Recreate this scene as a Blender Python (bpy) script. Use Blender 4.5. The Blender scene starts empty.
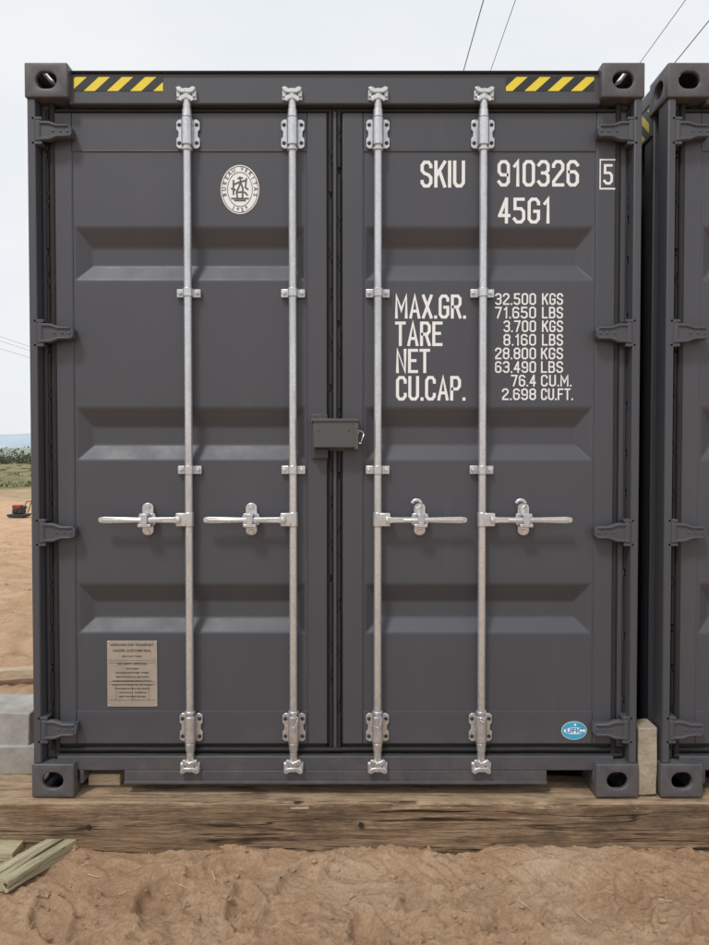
import bpy, bmesh, math, random
from mathutils import Vector, Matrix, noise
random.seed(7)
sc = bpy.context.scene
R = math.radians

# ------------------------------------------------------------------ camera / survey
F = 714.0; T = R(1.32)
CX, CD, CH = 0.078, 2.837, 1.56
def P(px, py, y=0.0):
    """metres (x,z) on the vertical plane at depth y, from the survey elevation"""
    u = (px-354.5)/F; v = (472.5-py)/F
    dy = math.cos(T)+v*math.sin(T); dz = -math.sin(T)+v*math.cos(T)
    k = (y+CD)/dy
    return CX+u*k, CH+dz*k
def X(px, y=0.0, py=450): return P(px, py, y)[0]
def Z(py, y=0.0): return P(354, py, y)[1]

cam = bpy.data.cameras.new("camera"); co = bpy.data.objects.new("camera", cam)
sc.collection.objects.link(co); sc.camera = co
co.location = (CX, -CD, CH); co.rotation_euler = (R(90)-T, 0, 0)
cam.sensor_fit = 'HORIZONTAL'; cam.sensor_width = 36; cam.lens = 36*F/709
cam.clip_start = 0.05; cam.clip_end = 12000

# ------------------------------------------------------------------ materials
def newmat(name):
    m = bpy.data.materials.new(name); m.use_nodes = True
    nt = m.node_tree; b = nt.nodes["Principled BSDF"]
    return m, nt, b
def N(nt, t, **kw):
    n = nt.nodes.new(t)
    for k, v in kw.items():
        if k in n.inputs.keys(): n.inputs[k].default_value = v
        else: setattr(n, k, v)
    return n
def coords(nt, scale=(1,1,1), rot=(0,0,0)):
    tc = N(nt, 'ShaderNodeTexCoord'); mp = N(nt, 'ShaderNodeMapping')
    mp.inputs['Scale'].default_value = scale; mp.inputs['Rotation'].default_value = rot
    nt.links.new(tc.outputs['Object'], mp.inputs['Vector']); return mp.outputs[0]
def ntex(nt, vec, scale, detail=6, rough=0.6):
    n = N(nt, 'ShaderNodeTexNoise'); n.inputs['Scale'].default_value = scale
    n.inputs['Detail'].default_value = detail; n.inputs['Roughness'].default_value = rough
    nt.links.new(vec, n.inputs['Vector']); return n.outputs['Fac']
def ramp(nt, fac, stops):
    r = N(nt, 'ShaderNodeValToRGB'); e = r.color_ramp.elements
    while len(e) < len(stops): e.new(0.5)
    for i, (p, c) in enumerate(stops):
        e[i].position = p; e[i].color = (c[0], c[1], c[2], 1) if not isinstance(c, float) else (c, c, c, 1)
    nt.links.new(fac, r.inputs['Fac']); return r.outputs['Color']
def mix(nt, fac, a, b, mode='MIX'):
    m = N(nt, 'ShaderNodeMix', data_type='RGBA', blend_type=mode)
    for sock, v in ((m.inputs[0], fac), (m.inputs[6], a), (m.inputs[7], b)):
        if isinstance(v, (int, float)): sock.default_value = v
        elif isinstance(v, tuple): sock.default_value = (*v, 1) if len(v) == 3 else v
        else: nt.links.new(v, sock)
    return m.outputs[2]
def bump(nt, b, h, strength, dist):
    n = N(nt, 'ShaderNodeBump'); n.inputs['Strength'].default_value = strength
    n.inputs['Distance'].default_value = dist
    nt.links.new(h, n.inputs['Height']); nt.links.new(n.outputs[0], b.inputs['Normal'])

def m_paint(name, c, dust=0.35):
    m, nt, b = newmat(name)
    v = coords(nt)
    n1 = ntex(nt, v, 1.6, 5, 0.55)
    col = ramp(nt, n1, [(0.3, tuple(k*0.96 for k in c)), (0.7, tuple(k*1.04 for k in c))])
    vs = coords(nt, (26, 26, 1.0)); st = ntex(nt, vs, 1.0, 4, 0.6)
    stf = ramp(nt, st, [(0.56, 0.0), (0.80, 0.08)])
    col = mix(nt, stf, col, (0.16, 0.155, 0.15))
    sx = N(nt, 'ShaderNodeSeparateXYZ'); nt.links.new(v, sx.inputs[0])
    mr = N(nt, 'ShaderNodeMapRange'); mr.inputs[1].default_value = 0.15; mr.inputs[2].default_value = 0.52
    mr.inputs[3].default_value = dust; mr.inputs[4].default_value = 0.0
    nt.links.new(sx.outputs[2], mr.inputs[0])
    dn = ramp(nt, ntex(nt, v, 9, 8, 0.7), [(0.38, 0.0), (0.75, 1.0)])
    mu = N(nt, 'ShaderNodeMath', operation='MULTIPLY'); nt.links.new(mr.outputs[0], mu.inputs[0]); nt.links.new(dn, mu.inputs[1])
    col = mix(nt, mu.outputs[0], col, (0.27, 0.215, 0.155))
    sc_ = ramp(nt, ntex(nt, coords(nt, (1, 1, 5)), 30, 2, 0.5), [(0.77, 0.0), (0.81, 0.30)])
    col = mix(nt, sc_, col, (0.17, 0.17, 0.175))
    nt.links.new(col, b.inputs['Base Color'])
    rr = ramp(nt, ntex(nt, v, 11, 5, 0.6), [(0.3, 0.42), (0.75, 0.55)])
    nt.links.new(rr, b.inputs['Roughness'])
    bump(nt, b, ntex(nt, v, 3.2, 2, 0.5), 0.08, 0.02)
    return m
def m_simple(name, c, rough=0.6, metal=0.0, var=0.15, scale=20, bmp=0.0, bd=0.002):
    m, nt, b = newmat(name); v = coords(nt)
    n1 = ntex(nt, v, scale, 7, 0.65)
    col = ramp(nt, n1, [(0.3, tuple(k*(1-var) for k in c)), (0.7, tuple(min(1, k*(1+var)) for k in c))])
    nt.links.new(col, b.inputs['Base Color'])
    b.inputs['Roughness'].default_value = rough; b.inputs['Metallic'].default_value = metal
    if bmp: bump(nt, b, ntex(nt, v, scale*3, 6, 0.6), bmp, bd)
    return m
PAINT = m_paint("container_grey_paint", (0.063, 0.0655, 0.0785))
PAINT_D = m_paint("container_grey_paint_lock", (0.080, 0.080, 0.082), 0.1)
RUBBER = m_simple("rubber_gasket", (0.014, 0.014, 0.014), 0.7, 0, 0.3, 30, 0.2)
WHITE = m_simple("white_marking", (0.82, 0.83, 0.84), 0.5, 0, 0.03, 40)
BLACK = m_simple("black_marking", (0.02, 0.02, 0.02), 0.5)
DARKM = m_simple("emblem_grey", (0.09, 0.088, 0.09), 0.5)
BLUE = m_simple("sticker_blue", (0.02, 0.22, 0.48), 0.35)
PLATE = m_simple("data_plate", (0.38, 0.335, 0.285), 0.45, 0.25, 0.14, 14)
PLATETXT = m_simple("plate_ink", (0.07, 0.06, 0.05), 0.6)
CONC = m_simple("concrete", (0.38, 0.36, 0.33), 0.9, 0, 0.25, 7, 0.7, 0.006)
BEIGE = m_simple("block_beige", (0.36, 0.295, 0.225), 0.9, 0, 0.30, 24, 0.8, 0.005)
RED = m_simple("machine_red", (0.30, 0.03, 0.02), 0.45)
BLK = m_simple("machine_black", (0.03, 0.03, 0.03), 0.6)
PLY = m_simple("inner_ply", (0.12, 0.08, 0.05), 0.8)
WIRE = m_simple("cable", (0.06, 0.06, 0.065), 0.6)

def m_galv():
    m, nt, b = newmat("galvanised_steel"); v = coords(nt)
    vo = N(nt, 'ShaderNodeTexVoronoi'); vo.inputs['Scale'].default_value = 90; nt.links.new(v, vo.inputs['Vector'])
    sp = ramp(nt, vo.outputs['Distance'], [(0.0, (0.70, 0.72, 0.745)), (0.8, (0.58, 0.60, 0.63))])
    n1 = ntex(nt, coords(nt, (1, 1, 0.25)), 16, 8, 0.7)
    col = mix(nt, ramp(nt, n1, [(0.48, 0.0), (0.74, 0.6)]), sp, (0.34, 0.345, 0.35))
    sx = N(nt, 'ShaderNodeSeparateXYZ'); nt.links.new(v, sx.inputs[0])
    mr = N(nt, 'ShaderNodeMapRange'); mr.inputs[1].default_value = 0.2; mr.inputs[2].default_value = 0.9
    mr.inputs[3].default_value = 0.5; mr.inputs[4].default_value = 0.0; nt.links.new(sx.outputs[2], mr.inputs[0])
    mu = N(nt, 'ShaderNodeMath', operation='MULTIPLY'); nt.links.new(mr.outputs[0], mu.inputs[0])
    nt.links.new(ramp(nt, ntex(nt, v, 45, 5), [(0.42, 0.0), (0.62, 1.0)]), mu.inputs[1])
    col = mix(nt, mu.outputs[0], col, (0.32, 0.27, 0.22))
    nt.links.new(col, b.inputs['Base Color'])
    b.inputs['Metallic'].default_value = 0.7
    nt.links.new(ramp(nt, n1, [(0.3, 0.22), (0.7, 0.42)]), b.inputs['Roughness'])
    bump(nt, b, ntex(nt, v, 60, 5), 0.2, 0.002)
    return m
GALV = m_galv()

def m_hazard():
    m, nt, b = newmat("hazard_stripes"); tc = N(nt, 'ShaderNodeTexCoord')
    s = N(nt, 'ShaderNodeSeparateXYZ'); nt.links.new(tc.outputs['Object'], s.inputs[0])
    a = N(nt, 'ShaderNodeMath', operation='ADD'); nt.links.new(s.outputs[0], a.inputs[0]); nt.links.new(s.outputs[1], a.inputs[1])
    z = N(nt, 'ShaderNodeMath', operation='MULTIPLY'); z.inputs[1].default_value = 1.1; nt.links.new(s.outputs[2], z.inputs[0])
    d = N(nt, 'ShaderNodeMath', operation='SUBTRACT'); nt.links.new(a.outputs[0], d.inputs[0]); nt.links.new(z.outputs[0], d.inputs[1])
    q = N(nt, 'ShaderNodeMath', operation='DIVIDE'); q.inputs[1].default_value = 0.092; nt.links.new(d.outputs[0], q.inputs[0])
    fr = N(nt, 'ShaderNodeMath', operation='FRACT'); nt.links.new(q.outputs[0], fr.inputs[0])
    g = N(nt, 'ShaderNodeMath', operation='GREATER_THAN'); g.inputs[1].default_value = 0.52; nt.links.new(fr.outputs[0], g.inputs[0])
    nt.links.new(mix(nt, g.outputs[0], (0.022, 0.022, 0.022), (0.80, 0.64, 0.04)), b.inputs['Base Color'])
    b.inputs['Roughness'].default_value = 0.4
    return m
HAZ = m_hazard()

def m_wood(name, stops, scale=(1.3, 20, 20), blot=None, bs=0.9, bd=0.01, crack=0.012, sandtop=False):
    m, nt, b = newmat(name)
    v = coords(nt, scale); v0 = coords(nt)
    g = ntex(nt, v, 1.6, 10, 0.7)
    col = ramp(nt, g, stops)
    fine = ntex(nt, coords(nt, tuple(k*4 for k in scale)), 2.0, 6, 0.7)
    col = mix(nt, 0.75, col, ramp(nt, fine, [(0.35, 0.32), (0.62, 0.70)]), 'OVERLAY')
    if blot:
        bf = ramp(nt, ntex(nt, coords(nt, (0.9, 1.6, 2.0)), 2.4, 7, 0.7), [(0.46, 0.0), (0.62, 0.85)])
        col = mix(nt, bf, col, mix(nt, 0.8, blot, ramp(nt, fine, [(0.35, 0.25), (0.62, 0.75)]), 'OVERLAY'))
    cr = ntex(nt, coords(nt, (0.35, 6, 8)), 2.2, 2, 0.45)
    cf = N(nt, 'ShaderNodeMath', operation='SUBTRACT'); cf.inputs[1].default_value = 0.5; nt.links.new(cr, cf.inputs[0])
    ab = N(nt, 'ShaderNodeMath', operation='ABSOLUTE'); nt.links.new(cf.outputs[0], ab.inputs[0])
    ck = ramp(nt, ab.outputs[0], [(0.0, 0.0), (crack, 1.0)])
    msk = ramp(nt, ntex(nt, coords(nt, (1.1, 3, 3)), 1.5, 3), [(0.46, 1.0), (0.56, 0.0)])
    msk2 = ramp(nt, ntex(nt, coords(nt, (1.1, 3, 3)), 1.9, 3), [(0.46, 0.0), (0.56, 1.0)])
    ck = mix(nt, 1.0, ck, msk, 'LIGHTEN')
    cr2 = ntex(nt, coords(nt, (0.9, 20, 26)), 2.2, 3, 0.5)
    ck2 = ramp(nt, cr2, [(0.34, 0.0), (0.40, 1.0)])
    ck2 = mix(nt, 1.0, ck2, msk2, 'LIGHTEN')
    ck = mix(nt, 1.0, ck, ck2, 'MULTIPLY')
    col = mix(nt, ck, (0.045, 0.03, 0.02), col)
    if sandtop:   # wind-blown soil lying on the upward faces
        ge = N(nt, 'ShaderNodeNewGeometry'); sn = N(nt, 'ShaderNodeSeparateXYZ'); nt.links.new(ge.outputs['Normal'], sn.inputs[0])
        up = ramp(nt, sn.outputs[2], [(0.55, 0.0), (0.85, 1.0)])
        sp = ramp(nt, ntex(nt, coords(nt, (1, 3, 3)), 7, 8, 0.7), [(0.40, 0.2), (0.58, 0.9)])
        col = mix(nt, mix(nt, 1.0, up, sp, 'MULTIPLY'), col, (0.52, 0.37, 0.24))
    nt.links.new(col, b.inputs['Base Color']); b.inputs['Roughness'].default_value = 0.88
    b.inputs['Specular IOR Level'].default_value = 0.2
    ad = N(nt, 'ShaderNodeMath', operation='ADD'); nt.links.new(g, ad.inputs[0])
    m2 = N(nt, 'ShaderNodeMath', operation='MULTIPLY'); m2.inputs[1].default_value = 0.6; nt.links.new(ck, m2.inputs[0])
    nt.links.new(m2.outputs[0], ad.inputs[1])
    ad2 = N(nt, 'ShaderNodeMath', operation='MULTIPLY_ADD'); ad2.inputs[1].default_value = 0.4; nt.links.new(fine, ad2.inputs[0]); nt.links.new(ad.outputs[0], ad2.inputs[2])
    bump(nt, b, ad2.outputs[0], bs, bd)
    return m
SLEEPER = m_wood("old_sleeper_wood", [(0.30, (0.13, 0.08, 0.048)), (0.46, (0.27, 0.178, 0.108)), (0.60, (0.37, 0.265, 0.17)), (0.75, (0.48, 0.375, 0.26))], (2.2, 38, 38), (0.125, 0.085, 0.058), 1.0, 0.014, 0.014, True)
TREATED = m_wood("treated_plank_wood", [(0.3, (0.26, 0.225, 0.14)), (0.6, (0.39, 0.35, 0.235)), (0.8, (0.49, 0.45, 0.33))], (2, 30, 30), None, 0.4, 0.004, 0.003)
PALEW = m_wood("pale_wood", [(0.3, (0.42, 0.33, 0.22)), (0.7, (0.58, 0.48, 0.34))], (2, 30, 30), None, 0.4, 0.004, 0.003)
POLEW = m_wood("pole_wood", [(0.3, (0.10, 0.075, 0.055)), (0.7, (0.22, 0.17, 0.13))], (20, 20, 1), None, 0.4, 0.004)

# ------------------------------------------------------------------ mesh helpers
def empty(name, loc=(0, 0, 0)):
    e = bpy.data.objects.new(name, None); sc.collection.objects.link(e); e.location = loc
    e.empty_display_size = 0.2; return e
class B:
    def __init__(s): s.bm = bmesh.new()
    def box(s, x0, x1, y0, y1, z0, z1, rot=None):
        vs = [s.bm.verts.new(p) for p in ((x0,y0,z0),(x1,y0,z0),(x1,y1,z0),(x0,y1,z0),(x0,y0,z1),(x1,y0,z1),(x1,y1,z1),(x0,y1,z1))]
        for f in ((0,1,5,4),(1,2,6,5),(2,3,7,6),(3,0,4,7),(4,5,6,7),(3,2,1,0)): s.bm.faces.new([vs[i] for i in f])
        if rot:
            c = Vector(((x0+x1)/2, (y0+y1)/2, (z0+z1)/2))
            bmesh.ops.rotate(s.bm, cent=c, matrix=rot, verts=vs)
        return s
    def pbox(s, pxa, pxb, pya, pyb, y0, y1, ref=450):
        return s.box(X(pxa, y0, ref), X(pxb, y0, ref), y0, y1, Z(pyb, y0), Z(pya, y0))
    def prism(s, pts, y0, y1):
        ar = sum(pts[i][0]*pts[(i+1) % len(pts)][1]-pts[(i+1) % len(pts)][0]*pts[i][1] for i in range(len(pts)))
        if ar < 0: pts = pts[::-1]
        a = [s.bm.verts.new((p[0], y0, p[1])) for p in pts]; b = [s.bm.verts.new((p[0], y1, p[1])) for p in pts]
        n = len(pts); s.bm.faces.new(a); s.bm.faces.new(b[::-1])
        for i in range(n): s.bm.faces.new((a[(i+1) % n], a[i], b[i], b[(i+1) % n]))
        return s
    def cyl(s, p0, p1, r, r2=None, seg=20):
        p0 = Vector(p0); p1 = Vector(p1); r2 = r if r2 is None else r2
        d = (p1-p0); q = d.normalized().to_track_quat('Z', 'Y').to_matrix()
        a = []; b = []
        for i in range(seg):
            t = 2*math.pi*i/seg; o = Vector((math.cos(t), math.sin(t), 0))
            a.append(s.bm.verts.new(p0+q@(o*r))); b.append(s.bm.verts.new(p1+q@(o*r2)))
        s.bm.faces.new(a[::-1]); s.bm.faces.new(b)
        for i in range(seg): s.bm.faces.new((a[i], a[(i+1) % seg], b[(i+1) % seg], b[i]))
        return s
    def dome(s, c, r, h, seg=12):
        rings = []
        for k, (rr, hh) in enumerate(((1, 0), (0.92, 0.5), (0.6, 0.9))):
            rings.append([s.bm.verts.new((c[0]+r*rr*math.cos(2*math.pi*i/seg), c[1]-h*hh, c[2]+r*rr*math.sin(2*math.pi*i/seg))) for i in range(seg)])
        for a, b in zip(rings, rings[1:]):
            for i in range(seg): s.bm.faces.new((a[i], a[(i+1) % seg], b[(i+1) % seg], b[i]))
        s.bm.faces.new(rings[-1]); return s
    def hexnut(s, c, r, h):
        pts = [(c[0]+r*math.cos(R(60*i+15)), c[2]+r*math.sin(R(60*i+15))) for i in range(6)]
        return s.prism(pts, c[1]-h, c[1])
    def tube(s, path, r, seg=8):
        rings = []
        for i, p in enumerate(path):
            p = Vector(p); d = Vector(path[min(i+1, len(path)-1)])-Vector(path[max(i-1, 0)])
            q = d.normalized().to_track_quat('Z', 'Y').to_matrix()
            rings.append([s.bm.verts.new(p+q@Vector((r*math.cos(2*math.pi*k/seg), r*math.sin(2*math.pi*k/seg), 0))) for k in range(seg)])
        for a, b in zip(rings, rings[1:]):
            for k in range(seg): s.bm.faces.new((a[k], a[(k+1) % seg], b[(k+1) % seg], b[k]))
        s.bm.faces.new(rings[0][::-1]); s.bm.faces.new(rings[-1]); return s
    def done(s, name, mat, parent=None, bevel=0.0, smooth=True, seg=2):
        bmesh.ops.recalc_face_normals(s.bm, faces=s.bm.faces)
        me = bpy.data.meshes.new(name); s.bm.to_mesh(me); s.bm.free()
        me.materials.append(mat); o = bpy.data.objects.new(name, me); sc.collection.objects.link(o)
        if smooth:
            me.polygons.foreach_set("use_smooth", [True]*len(me.polygons)); me.set_sharp_from_angle(angle=R(38))
        if bevel:
            m = o.modifiers.new("bevel", 'BEVEL'); m.width = bevel; m.segments = seg; m.limit_method = 'ANGLE'; m.angle_limit = R(40)
        if parent: o.parent = parent
        return o

# ------------------------------------------------------------------ stroke lettering
GL = {
'0': (3, [([(0,.8),(.8,0),(2.2,0),(3,.8),(3,5.2),(2.2,6),(.8,6),(0,5.2)], 1)]),
'1': (1.6, [([(.3,4.9),(1.3,6),(1.3,0)], 0)]),
'2': (3, [([(0,4.8),(0,5.2),(.8,6),(2.2,6),(3,5.2),(3,4.0),(.1,.9),(.1,0),(3,0)], 0)]),
'3': (3, [([(0,5.2),(.8,6),(2.2,6),(3,5.2),(3,3.8),(2.2,3.1),(3,2.4),(3,.8),(2.2,0),(.8,0),(0,.8)], 0), ([(1.2,3.1),(2.0,3.1)], 0)]),
'4': (3, [([(2.1,6),(0,1.7)], 0), ([(.1,1.7),(3,1.7)], 0), ([(2.2,0),(2.2,6)], 0)]),
'5': (3, [([(2.8,6),(.2,6),(.2,3.5),(2.2,3.5),(3,2.7),(3,.8),(2.2,0),(.8,0),(0,.8)], 0)]),
'6': (3, [([(3,5.2),(2.2,6),(.8,6),(0,5.2),(0,.8),(.8,0),(2.2,0),(3,.8),(3,2.6),(2.2,3.4),(.5,3.4)], 0)]),
'7': (3, [([(0,6),(3,6),(1.1,0)], 0)]),
'8': (3, [([(.8,3.15),(0,3.9),(0,5.2),(.8,6),(2.2,6),(3,5.2),(3,3.9),(2.2,3.15)], 1), ([(.8,3.15),(2.2,3.15),(3,2.4),(3,.8),(2.2,0),(.8,0),(0,.8),(0,2.4)], 1)]),
'9': (3, [([(0,.8),(.8,0),(2.2,0),(3,.8),(3,5.2),(2.2,6),(.8,6),(0,5.2),(0,3.4),(.8,2.6),(2.5,2.6)], 0)]),
'S': (3, [([(3,4.9),(3,5.2),(2.2,6),(.8,6),(0,5.2),(0,3.9),(.8,3.2),(2.2,2.8),(3,2.1),(3,.8),(2.2,0),(.8,0),(0,.8),(0,1.1)], 0)]),
'K': (3, [([(0,0),(0,6)], 0), ([(3,6),(.3,2.7)], 0), ([(1.2,3.9),(3,0)], 0)]),
'I': (0, [([(0,0),(0,6)], 0)]),
'U': (3, [([(0,6),(0,.8),(.8,0),(2.2,0),(3,.8),(3,6)], 0)]),
'G': (3, [([(3,4.8),(3,5.2),(2.2,6),(.8,6),(0,5.2),(0,.8),(.8,0),(2.2,0),(3,.8),(3,2.8),(1.8,2.8)], 0)]),
'C': (3, [([(3,4.7),(3,5.2),(2.2,6),(.8,6),(0,5.2),(0,.8),(.8,0),(2.2,0),(3,.8),(3,1.3)], 0)]),
'M': (3.8, [([(0,0),(0,6),(1.9,2.0),(3.8,6),(3.8,0)], 0)]),
'A': (3.2, [([(0,0),(1.6,6),(3.2,0)], 0), ([(.9,1.7),(2.3,1.7)], 0)]),
'X': (3, [([(0,0),(3,6)], 0), ([(0,6),(3,0)], 0)]),
'R': (3, [([(0,0),(0,6),(2.2,6),(3,5.2),(3,3.7),(2.2,2.9),(.4,2.9)], 0), ([(1.8,2.6),(3,0)], 0)]),
'P': (3, [([(0,0),(0,6),(2.2,6),(3,5.2),(3,3.6),(2.2,2.8),(.4,2.8)], 0)]),
'T': (3, [([(0,6),(3,6)], 0), ([(1.5,5.2),(1.5,0)], 0)]),
'E': (2.8, [([(2.8,6),(0,6),(0,0),(2.8,0)], 0), ([(.8,3.1),(2.2,3.1)], 0)]),
'F': (2.8, [([(2.8,6),(0,6),(0,0)], 0), ([(.8,3.1),(2.2,3.1)], 0)]),
'L': (2.6, [([(0,6),(0,0),(2.6,0)], 0)]),
'N': (3, [([(0,0),(0,6),(3,0),(3,6)], 0)]),
'B': (3, [([(0,3.1),(0,6),(2.1,6),(2.8,5.3),(2.8,3.8),(2.1,3.1)], 1), ([(0,3.1),(2.2,3.1),(3,2.3),(3,.8),(2.2,0),(0,0)], 1)]),
'.': (0, [([(0,-.05),(0,.05)], 0)]),
' ': (1.2, []),
}
def lettering(name, text, pxa, pxb, pya, pyb, y, mat, parent, th=0.122, sp=1.75):
    x0, x1 = X(pxa, y, (pya+pyb)/2), X(pxb, y, (pya+pyb)/2); z0, z1 = Z(pyb, y), Z(pya, y)
    h = z1-z0; st = h*th; hs = st/2
    uz = (h-st)/6
    adv = []; w = 0
    for ch in text:
        adv.append(w); w += GL[ch][0]+sp
    w -= sp
    ux = (x1-x0-st)/w if w > 0 else 0.01
    bm = bmesh.new(); lay = 0
    for ch, a in zip(text, adv):
        for pts, closed in GL[ch][1]:
            p = [Vector((x0+hs+(a+q[0])*ux, z0+hs+q[1]*uz)) for q in pts]
            n = len(p)
            if not closed:
                p[0] = p[0]+(p[0]-p[1]).normalized()*hs; p[-1] = p[-1]+(p[-1]-p[-2]).normalized()*hs
            L = []; Rr = []
            for i in range(n):
                if closed or 0 < i < n-1: d1 = (p[i]-p[i-1]).normalized(); d2 = (p[(i+1) % n]-p[i]).normalized()
                elif i == 0: d1 = d2 = (p[1]-p[0]).normalized()
                else: d1 = d2 = (p[i]-p[i-1]).normalized()
                n1 = Vector((-d1.y, d1.x)); n2 = Vector((-d2.y, d2.x)); mm = (n1+n2)
                mm = mm.normalized() if mm.length > 1e-4 else n1
                k = hs/max(0.45, mm.dot(n1))
                L.append(p[i]+mm*k); Rr.append(p[i]-mm*k)
            yy = y-0.0002*(lay % 3); lay += 1
            l = [bm.verts.new((q.x, yy, q.y)) for q in L]; r = [bm.verts.new((q.x, yy, q.y)) for q in Rr]
            for i in range(n if closed else n-1):
                j = (i+1) % n; bm.faces.new((l[i], r[i], r[j], l[j]))
    for f in bm.faces:
        f.normal_update()
        if f.normal.y > 0: f.normal_flip()
    me = bpy.data.meshes.new(name); bm.to_mesh(me); bm.free(); me.materials.append(mat)
    o = bpy.data.objects.new(name, me); sc.collection.objects.link(o); o.parent = parent; return o
def ellipse(name, cx, cz, rx, rz, y, mat, parent, inner=None, seg=48):
    bm = bmesh.new()
    o = [bm.verts.new((cx+rx*math.cos(2*math.pi*i/seg), y, cz+rz*math.sin(2*math.pi*i/seg))) for i in range(seg)]
    if inner:
        q = [bm.verts.new((cx+rx*inner*math.cos(2*math.pi*i/seg), y, cz+rz*inner*math.sin(2*math.pi*i/seg))) for i in range(seg)]
        for i in range(seg): bm.faces.new((o[i], o[(i+1) % seg], q[(i+1) % seg], q[i]))
    else: bm.faces.new(o)
    for f in bm.faces:
        f.normal_update()
        if f.normal.y > 0: f.normal_flip()
    me = bpy.data.meshes.new(name); bm.to_mesh(me); bm.free(); me.materials.append(mat)
    ob = bpy.data.objects.new(name, me); sc.collection.objects.link(ob); ob.parent = parent; return ob
def textobj(name, s, x, z, y, size, mat, parent, sx=1.0, rot=0.0, align='CENTER', off=0.0):
    c = bpy.data.curves.new(name, 'FONT'); c.body = s; c.size = size; c.align_x = align; c.align_y = 'CENTER'; c.offset = off
    c.materials.append(mat); o = bpy.data.objects.new(name, c); sc.collection.objects.link(o)
    o.location = (x, y, z); o.rotation_euler = (R(90), rot, 0); o.scale = (sx, 1, 1); o.parent = parent; return o

# ------------------------------------------------------------------ container dims
HW = 1.219; ZB = 0.188; ZT = 3.105; LEN = 12.19
POST, HEAD, DOOR, PANEL, ROD = 0.008, 0.030, 0.055, 0.060, 0.030
CW, CHT, CDP = 0.170, 0.135, 0.178

def casting_mesh():
    def mk(fn):
        b = B(); fn(b); bmesh.ops.recalc_face_normals(b.bm, faces=b.bm.faces)
        me = bpy.data.meshes.new("c"); b.bm.to_mesh(me); b.bm.free()
        o = bpy.data.objects.new("c", me); sc.collection.objects.link(o); return o
    def stad(w, h, n=12):
        pts = []; r = min(w, h)/2; dx = w/2-r; dz = h/2-r
        for i in range(4*n):
            t = 2*math.pi*(i+0.5)/(4*n); cx = dx if math.cos(t) > 0 else -dx; cz = dz if math.sin(t) > 0 else -dz
            pts.append((cx+r*math.cos(t), cz+r*math.sin(t)))
        return pts
    base = mk(lambda b: b.box(0, CW, 0, CDP, -CHT, 0))
    t = 0.022
    cuts = [mk(lambda b: b.box(t, CW-t, t, CDP-t, -CHT+t, -t))]
    cuts.append(mk(lambda b: b.prism([(p[0]+CW/2, p[1]-CHT/2) for p in stad(0.082, 0.066)], -0.05, t+0.01)))
    o = mk(lambda b: b.prism([(p[0], p[1]) for p in stad(0.066, 0.12)], -0.05, t+0.01))
    for v in o.data.vertices:
        x, y, z = v.co; v.co = (x+CW/2, z+CDP/2, -y)
    cuts.append(o)
    o = mk(lambda b: b.prism([(p[0], p[1]) for p in stad(0.082, 0.062)], -0.05, t+0.01))
    for v in o.data.vertices:
        x, y, z = v.co; v.co = (y, x+CDP/2, z-CHT/2)
    cuts.append(o)
    for c in cuts:
        bm = bmesh.new(); bm.from_mesh(c.data); bmesh.ops.recalc_face_normals(bm, faces=bm.faces); bm.to_mesh(c.data); bm.free()
        m = base.modifiers.new("b", 'BOOLEAN'); m.operation = 'DIFFERENCE'; m.object = c; m.solver = 'EXACT'
    bv = base.modifiers.new("bv", 'BEVEL'); bv.width = 0.006; bv.segments = 3; bv.limit_method = 'ANGLE'; bv.angle_limit = R(45)
    bpy.context.view_layer.update()
    dg = bpy.context.evaluated_depsgraph_get()
    me = bpy.data.meshes.new_from_object(base.evaluated_get(dg)); me.name = "corner_casting"
    for c in cuts+[base]: bpy.data.objects.remove(c)
    me.materials.clear(); me.materials.append(PAINT)
    me.polygons.foreach_set("use_smooth", [True]*len(me.polygons)); me.set_sharp_from_angle(angle=R(30))
    return me
CAST = casting_mesh()

C1 = empty("shipping_container")
k = 0
for sx in (-1, 1):
    for sy in (0, 1):
        for sz in (0, 1):
            o = bpy.data.objects.new("corner_casting_%d" % k, CAST); k += 1; sc.collection.objects.link(o); o.parent = C1
            o.location = (sx*HW, LEN if sy else 0, ZT if sz else ZB)
            o.scale = (1 if sx < 0 else -1, -1 if sy else 1, 1 if sz else -1)

zb, zt = ZB+CHT, ZT-CHT
for s, nm in ((-1, "left"), (1, "right")):
    b = B(); xo = s*(HW-0.004)
    def bx(a, c, y0, y1, z0=zb, z1=zt): b.box(min(s*a, s*c), max(s*a, s*c), y0, y1, z0, z1)
    bx(HW-0.006, HW-0.038, POST, 0.10)
    bx(HW-0.0385, HW-0.088, 0.062, 0.15)
    bx(HW-0.008, HW-0.15, 0.1505, 0.165)
    b.done("corner_post_"+nm, PAINT, C1, 0.005)
    b = B(); b.cyl((s*(HW-0.084), 0.060, zb), (s*(HW-0.084), 0.060, zt), 0.013, seg=10)
    b.done("door_edge_seal_"+nm, RUBBER, C1)
xl, xr = -HW+CW-0.002, HW-CW+0.002
b = B(); b.box(xl-0.005, xr+0.005, HEAD, 0.16, Z(104, HEAD), Z(73, HEAD)); b.done("door_header", PAINT, C1, 0.006)
b = B(); b.box(xl+0.003, xr-0.003, HEAD-0.012, 0.15, Z(73, HEAD)+0.001, ZT-0.022); b.done("header_lip", PAINT, C1, 0.005)
b = B(); b.box(-HW+0.12, HW-0.12, DOOR+0.02, 0.15, Z(112.5, DOOR), Z(104.5, DOOR)); b.done("header_gasket", RUBBER, C1)
b = B(); b.box(X(50, DOOR), X(625, DOOR), DOOR+0.004, DOOR+0.018, Z(111.3, DOOR), Z(108, DOOR)); b.done("header_gasket_lip", RUBBER, C1, 0.003)
b = B(); zs0, zs1, zs2 = ZB+0.042, Z(771, HEAD), Z(757, HEAD)
b.box(-HW+0.09, HW-0.09, HEAD+0.004, 0.16, zs1, zs2)
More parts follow.
